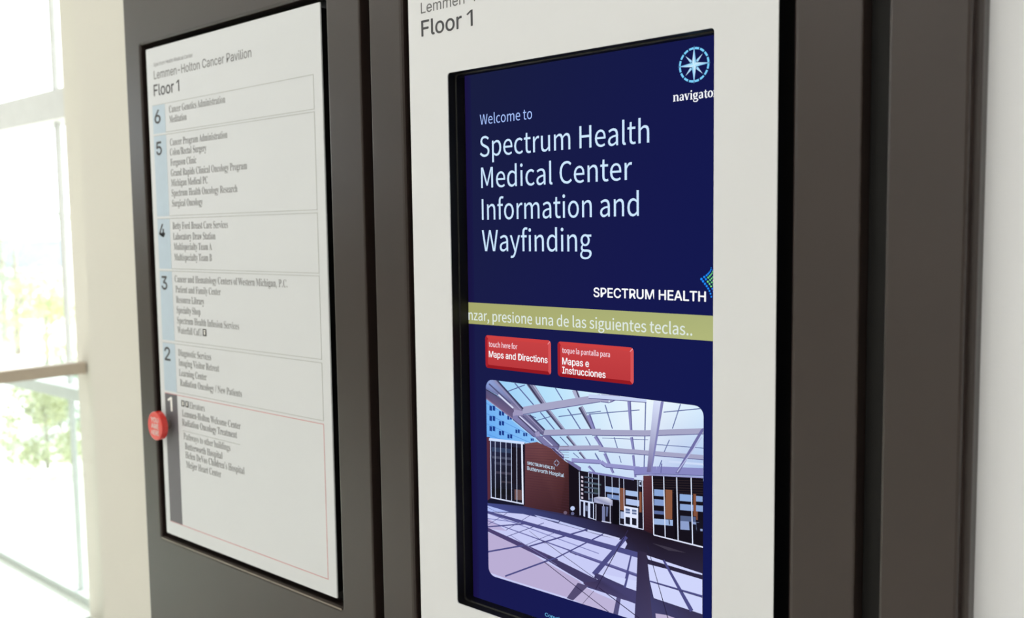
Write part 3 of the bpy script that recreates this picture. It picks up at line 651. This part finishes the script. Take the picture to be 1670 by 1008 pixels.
ln(T_(400, 470), T_(590, 640), 2.0, (208, 212, 242)); ln(T_(385, 475), T_(575, 655), 1.5, (60, 56, 90)); ln(T_(325, 505), T_(565, 705), 1.3, (86, 78, 118))
pl([T_(572, 655), T_(620, 640), T_(640, 700), T_(590, 715)], (156, 152, 192))
pl([T_(620, 690), T_(740, 690), T_(850, 800), T_(835, 855), T_(780, 825), T_(745, 820)], [(122, 120, 164), (112, 112, 158), (104, 102, 146), (96, 92, 134), (124, 120, 164), (114, 112, 158)])
ln(T_(742, 695), T_(848, 800), 2.0, (66, 66, 104)); ln(T_(665, 705), T_(770, 800), 1.6, (198, 204, 238))
pl([T_(580, 700), T_(640, 695), T_(760, 815), T_(748, 865), T_(700, 825)], (124, 122, 168)); ln(T_(585, 712), T_(740, 862), 1.2, (80, 76, 118))
pl([T_(745, 820), T_(800, 815), T_(898, 905), T_(898, 985), T_(748, 865)], (122, 120, 166)); ln(T_(770, 830), T_(890, 940), 1.8, (66, 62, 100)); ln(T_(800, 835), T_(890, 915), 1.4, (196, 200, 236))
pl([A(590, 580), A(640, 600), A(705, 640), A(705, 668), A(625, 618)], (112, 108, 156))
# brick walls
BR = (92, 52, 62)
pl([A(50, 430), A(80, 432), A(85, 850), A(50, 880)], (88, 46, 62))
pl([A(312, 478), A(405, 465), A(500, 510), A(590, 592), A(625, 615), A(628, 980), A(560, 975), A(312, 910)], [(108, 66, 72), (114, 70, 74), (108, 64, 66), (92, 52, 54), (76, 42, 44), (48, 27, 34), (58, 32, 38), (76, 44, 52)])
for i in range(26):
    v = 490+17*i
    ln(A(314, v), A(622, v+8+i*1.9), .45, (74, 42, 54) if v > 560 else (84, 50, 64))
pl([A(300, 476), A(322, 470), A(320, 900), A(300, 890)], (34, 26, 40))
# curtain wall at left
pl([A(80, 445), A(312, 475), A(312, 895), A(82, 845)], [(40, 44, 74), (34, 34, 56), (26, 24, 34), (24, 24, 32)])
for (u, v, w_, h_, c) in [(95, 500, 190, 30, (52, 66, 96)), (95, 560, 190, 16, (70, 74, 96)), (110, 600, 160, 18, (60, 62, 84)), (120, 665, 150, 16, (66, 62, 80)), (150, 730, 110, 12, (60, 54, 66)), (232, 500, 60, 250, (28, 24, 36)), (100, 780, 120, 40, (22, 22, 28)), (250, 790, 50, 70, (110, 84, 84))]:
    pl([A(u, v), A(u+w_, v+w_*.1), A(u+w_, v+h_+w_*.1), A(u, v+h_)], c)
for i, u in enumerate((117, 154, 191, 228, 264)): ln(A(u, 462+i*3), A(u+2, 850+i*9), .9, (196, 206, 236))
ln(A(85, 450), A(90, 850), 1.3, (190, 204, 240)); ln(A(300, 475), A(307, 888), 2.6, (226, 236, 255)); ln(A(75, 447), A(318, 473), 4.2, (206, 224, 255)); ln(A(86, 845), A(312, 890), 2, (216, 224, 250))
# dark recess
pl([A(620, 612), A(695, 662), A(690, 985), A(625, 965)], (22, 17, 26))
# entrance glazing
pl([A(690, 660), A(840, 685), G(262, 582), G(322, 590), G(322, 880), G(0, 808), A(690, 975)], (26, 22, 34))
for (u, v, w_, h_, c) in [(5, 600, 70, 10, (70, 90, 96)), (100, 622, 80, 32, (150, 176, 222)), (110, 668, 70, 26, (120, 146, 196)), (218, 645, 72, 30, (168, 192, 232)), (220, 695, 78, 34, (178, 196, 236)), (186, 632, 28, 130, (132, 84, 64)), (298, 655, 14, 120, (134, 84, 62)), (30, 625, 40, 40, (46, 58, 62)), (188, 770, 100, 40, (166, 180, 216)), (0, 690, 26, 30, (60, 72, 100))]:
    pl([G(u, v), G(u+w_, v+w_*.14), G(u+w_, v+h_+w_*.14), G(u, v+h_)], c)
for (u, v0, v1) in [(22, 545, 812), (60, 550, 690), (97, 555, 690), (138, 562, 690), (181, 570, 848), (207, 573, 740), (288, 588, 745)]: ln(G(u, v0), G(u+2, v1), .9, (206, 220, 250))
ln(G(318, 590), G(322, 878), 1.3, (222, 232, 255)); ln(G(0, 540), G(268, 582), 3.4, (122, 122, 178))
for q_ in ((A(693, 668), A(698, 968)), (A(757, 675), A(760, 860)), (A(782, 680), A(783, 985)), (A(826, 688), A(828, 850))): ln(q_[0], q_[1], 1, (210, 222, 250))
for k_ in range(6): pl([A(706, 698+28*k_), A(720, 701+28*k_), A(720, 716+28*k_), A(706, 713+28*k_)], (206, 196, 214))
for k_ in range(4): ln(A(728, 705+34*k_), A(822, 718+34*k_), 2.4, (78, 92, 112))
# left double door
pl([A(695, 858), A(800, 880), A(800, 1000), A(697, 965)], (208, 220, 250))
for u in (702, 733, 768): pl([A(u, 870+(u-700)*.2), A(u+20, 874+(u-700)*.2), A(u+20, 975+(u-700)*.35), A(u, 967+(u-700)*.35)], (26, 26, 44))
pl([A(735, 900), A(752, 903), A(752, 940), A(735, 936)], (110, 120, 150))
# revolving door drum
pl([G(30, 690), G(60, 684), G(110, 688), G(142, 705), G(142, 738), G(105, 735), G(60, 728), G(30, 716)], [(150, 156, 190), (200, 206, 232), (226, 230, 246), (170, 172, 202), (140, 142, 176), (206, 208, 230), (186, 190, 220), (130, 134, 170)])
pl([G(32, 718), G(142, 738), G(142, 842), G(32, 820)], (24, 20, 32)); pl([G(142, 705), G(182, 712), G(182, 850), G(142, 842)], (14, 12, 20))
for u in (44, 88, 128): ln(G(u, 728), G(u, 826+u*.12), 1, (206, 212, 238))
pl([G(80, 740), G(98, 742), G(98, 830), G(80, 826)], (120, 128, 166)); pl([G(104, 742), G(116, 744), G(112, 800), G(104, 800)], (104, 114, 154)); ln(G(78, 828), G(134, 838), 1.6, (210, 214, 240))
# right double door
pl([G(208, 738), G(292, 752), G(292, 870), G(210, 852)], (224, 232, 255))
for (u, v) in ((218, 752), (256, 758)):
    pl([G(u, v), G(u+26, v+4), G(u+26, v+32), G(u, v+28)], (96, 112, 150)); pl([G(u, v+50), G(u+26, v+54), G(u+26, v+96), G(u, v+90)], (26, 26, 40)); ln(G(u, v+16), G(u+26, v+18), 1.4, (200, 208, 236))
ln(G(182, 845), G(322, 876), 1.4, (206, 214, 240)); ln(G(0, 805), G(45, 820), 1.1, (200, 208, 236)); pl([G(296, 590), G(312, 592), G(312, 625), G(296, 622)], (190, 204, 236)); pl([G(300, 597), G(310, 598), G(310, 616), G(300, 615)], (30, 30, 44))
# brick pier
pl([G(322, 560), G(374, 560), G(382, 905), G(326, 885)], [(96, 54, 60), (92, 50, 56), (50, 26, 34), (56, 30, 40)])
for i in range(18): ln(G(324, 580+17*i), G(378, 582+18*i), .4, (78, 42, 48))
# right glazing
pl([G(372, 560), G(680, 572), G(680, 985), G(382, 908)], (22, 18, 28))
for k_ in range(6): ln(G(378, 585+14*k_), G(672, 592+15*k_), .8, (54, 42, 44))
for (u, v, w_, h_, c) in [(386, 640, 60, 38, (138, 166, 214)), (386, 698, 60, 36, (132, 156, 206)), (386, 765, 60, 20, (92, 110, 160)), (386, 812, 110, 34, (158, 182, 224)), (536, 668, 74, 40, (142, 172, 220)), (618, 678, 52, 32, (136, 164, 212)), (538, 726, 134, 36, (140, 166, 214)), (540, 795, 90, 34, (84, 98, 134)), (540, 826, 130, 50, (142, 160, 204)), (452, 642, 40, 172, (140, 90, 66)), (616, 668, 16, 130, (132, 82, 60)), (632, 770, 10, 50, (128, 80, 60))]:
    pl([G(u, v), G(u+w_, v+w_*.08), G(u+w_, v+h_+w_*.08), G(u, v+h_)], c)
for (u, v) in ((590, 830), (610, 845), (632, 835), (648, 820)): pl([G(u, v), G(u+22, v+2), G(u+26, v+54), G(u+4, v+52)], (24, 22, 34))
ln(G(474, 820), G(476, 848), 1.6, (20, 18, 30))
for (u, v0, v1, w_) in [(375, 562, 908, 1.6), (442, 565, 922, 1.4), (518, 570, 942, 1.6), (603, 572, 962, 1.6)]: ln(G(u, v0), G(u+9, v1), w_, (222, 232, 255))
ln(G(384, 909), G(680, 982), 2.2, (226, 232, 255)); ln(G(355, 555), G(680, 572), 2.2, (150, 152, 204)); pl([G(502, 640), G(516, 642), G(522, 930), G(508, 928)], (14, 12, 20))
# bollard lights by the wall
for (u, v, r_, c) in ((598, 950, 13, (112, 96, 116)), (648, 920, 16, (190, 206, 244)), (648, 955, 12, (100, 104, 140))):
    c0 = A(u, v); pl([(c0[0]+r_/4.2*math.cos(k_*math.pi/4), c0[1]+r_/4.2*math.sin(k_*math.pi/4)) for k_ in range(8)], c)
# floor ---------------------------------------------------------------
SH = [(66, 72, 130), (62, 56, 92), (26, 18, 30), (40, 32, 52), (60, 58, 96), (50, 52, 92)]
pl([K(205, 78), K(440, 100), K(720, 150), K(800, 160)], (58, 58, 104))
pl([K(200, 76), K(430, 96), K(700, 150), K(860, 180), K(1040, 218), K(1180, 245), K(1240, 278), K(1545, 355), K(1550, 960), K(200, 540)],
   [(70, 78, 140), (52, 54, 98), (48, 42, 70), (44, 36, 58), (34, 26, 42), (34, 26, 42), (30, 22, 34), (34, 28, 44), (66, 62, 100), (82, 80, 128)])
LT, LP = (208, 214, 252), (186, 172, 214)
def fp4(*pts, c=LT): pl([K(*p) for p in pts], c)
fp4((208, 92), (345, 132), (208, 132), c=(176, 190, 246))
fp4((500, 150), (655, 186), (650, 196), (520, 165), c=(178, 186, 232)); fp4((660, 190), (820, 236), (800, 244), (650, 202), c=(190, 198, 240)); fp4((830, 240), (925, 265), (915, 275), (828, 252), c=(200, 206, 244)); fp4((930, 266), (1030, 294), (1025, 304), (918, 276), c=(206, 210, 246))
# big lit field, then shadow bars on top
fp4((205, 134), (345, 138), (430, 145), (520, 165), (650, 205), (800, 246), (920, 280), (1030, 304), (1060, 300), (1075, 330), (1060, 360), (1145, 385), (1142, 440), (1136, 622), (1050, 600), (880, 515), (905, 560), (800, 570), (830, 600), (1020, 660), (1125, 700), (1120, 800), (1000, 800), (330, 560), (200, 520))
PIC[-1] = (PIC[-1][0], [tuple(v) for v in ([LP]*0+[(200, 204, 246)]*len(PIC[-1][0]))])
fp4((205, 255), (420, 345), (560, 435), (780, 560), (800, 585), (700, 660), (330, 545), (205, 500), c=(186, 174, 212))
fp4((205, 165), (330, 250), (205, 235), c=(186, 176, 218))
fp4((800, 590), (900, 640), (1020, 690), (1000, 790), (740, 675), c=(190, 180, 216))
DKB = (78, 78, 134)
def sb(a, b, w0, w1=None, c=DKB): ln(K(*a), K(*b), w0/3.795, c, (w1 or w0)/3.795)
sb((205, 132), (1145, 400), 16, 34); sb((205, 238), (640, 440), 22, 34, (76, 66, 112)); sb((580, 415), (900, 590), 30, 60, (66, 60, 100))
sb((240, 150), (900, 390), 5, 5, (128, 130, 186)); sb((205, 185), (1135, 520), 4, 12, (104, 104, 160)); sb((720, 380), (1140, 530), 7, 11, (86, 84, 140))
sb((350, 275), (640, 460), 3, 3, (120, 118, 170)); sb((205, 172), (420, 200), 5, 5, (120, 124, 184))
for (a, b, w0, w1) in [((205, 225), (450, 205), 8, 8), ((205, 380), (430, 340), 10, 10), ((320, 530), (620, 420), 10, 10), ((470, 345), (830, 240), 9, 9), ((620, 425), (925, 270), 8, 8), ((325, 245), (480, 150), 3, 3), ((870, 520), (1070, 285), 34, 24), ((1055, 600), (1105, 375), 14, 9), ((330, 285), (560, 200), 4, 4), ((215, 210), (330, 140), 3, 3), ((430, 345), (660, 245), 3, 3)]:
    sb(a, b, w0, w1)
pl([K(880, 510), K(1136, 605), K(1136, 700), K(1030, 668), K(830, 590), K(800, 570), K(895, 560)], [(66, 60, 104), (70, 66, 112), (70, 66, 112), (72, 66, 108), (70, 60, 96), (74, 60, 96), (58, 52, 88)])
pl([K(770, 570), K(835, 590), K(740, 680), K(700, 665)], (84, 76, 114)); pl([K(1010, 660), K(1036, 670), K(1015, 790), K(985, 780)], (84, 80, 124))
pl([K(900, 510), K(1140, 560), K(1136, 622), K(1000, 575)], LT); sb((1060, 600), (1085, 500), 14, 12)
pl([K(880, 510), K(1060, 590), K(1040, 600), K(870, 540)], (66, 62, 104))
# broad pillar shadow and the right hand lit bays
pl([K(1140, 370), K(1195, 385), K(1245, 950), K(1120, 930)], [(48, 40, 66), (52, 44, 70), (74, 68, 106), (70, 66, 106)])
fp4((1196, 400), (1540, 513), (1540, 522), (1490, 510), (1205, 425)); fp4((1203, 455), (1320, 485), (1540, 550), (1540, 765), (1240, 665), (1215, 560))
sb((1300, 430), (1475, 745), 12, 24); sb((1215, 560), (1540, 655), 9, 14); fp4((1250, 760), (1320, 770), (1560, 860), (1560, 1000), (1265, 900), c=(190, 178, 210))
sb((1200, 340), (1330, 800), 3, 5, (40, 36, 62)); sb((1240, 570), (1540, 662), 2.5, 2.5, (40, 38, 66))
for (a, b, w_) in [((470, 250), (570, 330), 2), ((555, 310), (900, 560), 3), ((560, 440), (960, 750), 4), ((900, 600), (1150, 790), 5), ((1080, 245), (880, 610), 5), ((870, 620), (800, 700), 2.5), ((205, 100), (420, 210), 1.6), ((700, 360), (760, 400), 2)]:
    sb(a, b, w_, w_, (48, 40, 74))
pl([K(1230, 325), K(1330, 350), K(1440, 385), K(1330, 370)], (62, 56, 72))
flat('screen_photo', PIC, scr, YD-.00005, step=1.6e-6, plane=True, label='photo of a glass-roofed hospital entrance shown on the screen')
def pt(s, a, t_, r_, off=0): return text('lettering', s, YD-.0004, a, t_, r_, E_pale, scr, off=off, dy=.0012)
pt('SPECTRUM HEALTH', A(340, 618), A(340, 598), A(525, 636), .02)
pt('Butterworth Hospital', A(340, 655), A(340, 630), A(592, 685), .01)
lg = []
c0 = A(541, 608)
for k_ in range(4):
    a_, b_ = [(c0[0], c0[1]-6), (c0[0]+5, c0[1]), (c0[0], c0[1]+6), (c0[0]-5, c0[1])][k_], [(c0[0]+5, c0[1]), (c0[0], c0[1]+6), (c0[0]-5, c0[1]), (c0[0], c0[1]-6)][k_]
    m_ = ((a_[0]+b_[0])/2*.7+c0[0]*.3, (a_[1]+b_[1])/2*.7+c0[1]*.3)
    lg.append(([a_, b_, m_], (170, 190, 226)))
flat('wall_logo', lg, scr, YD-.0014)
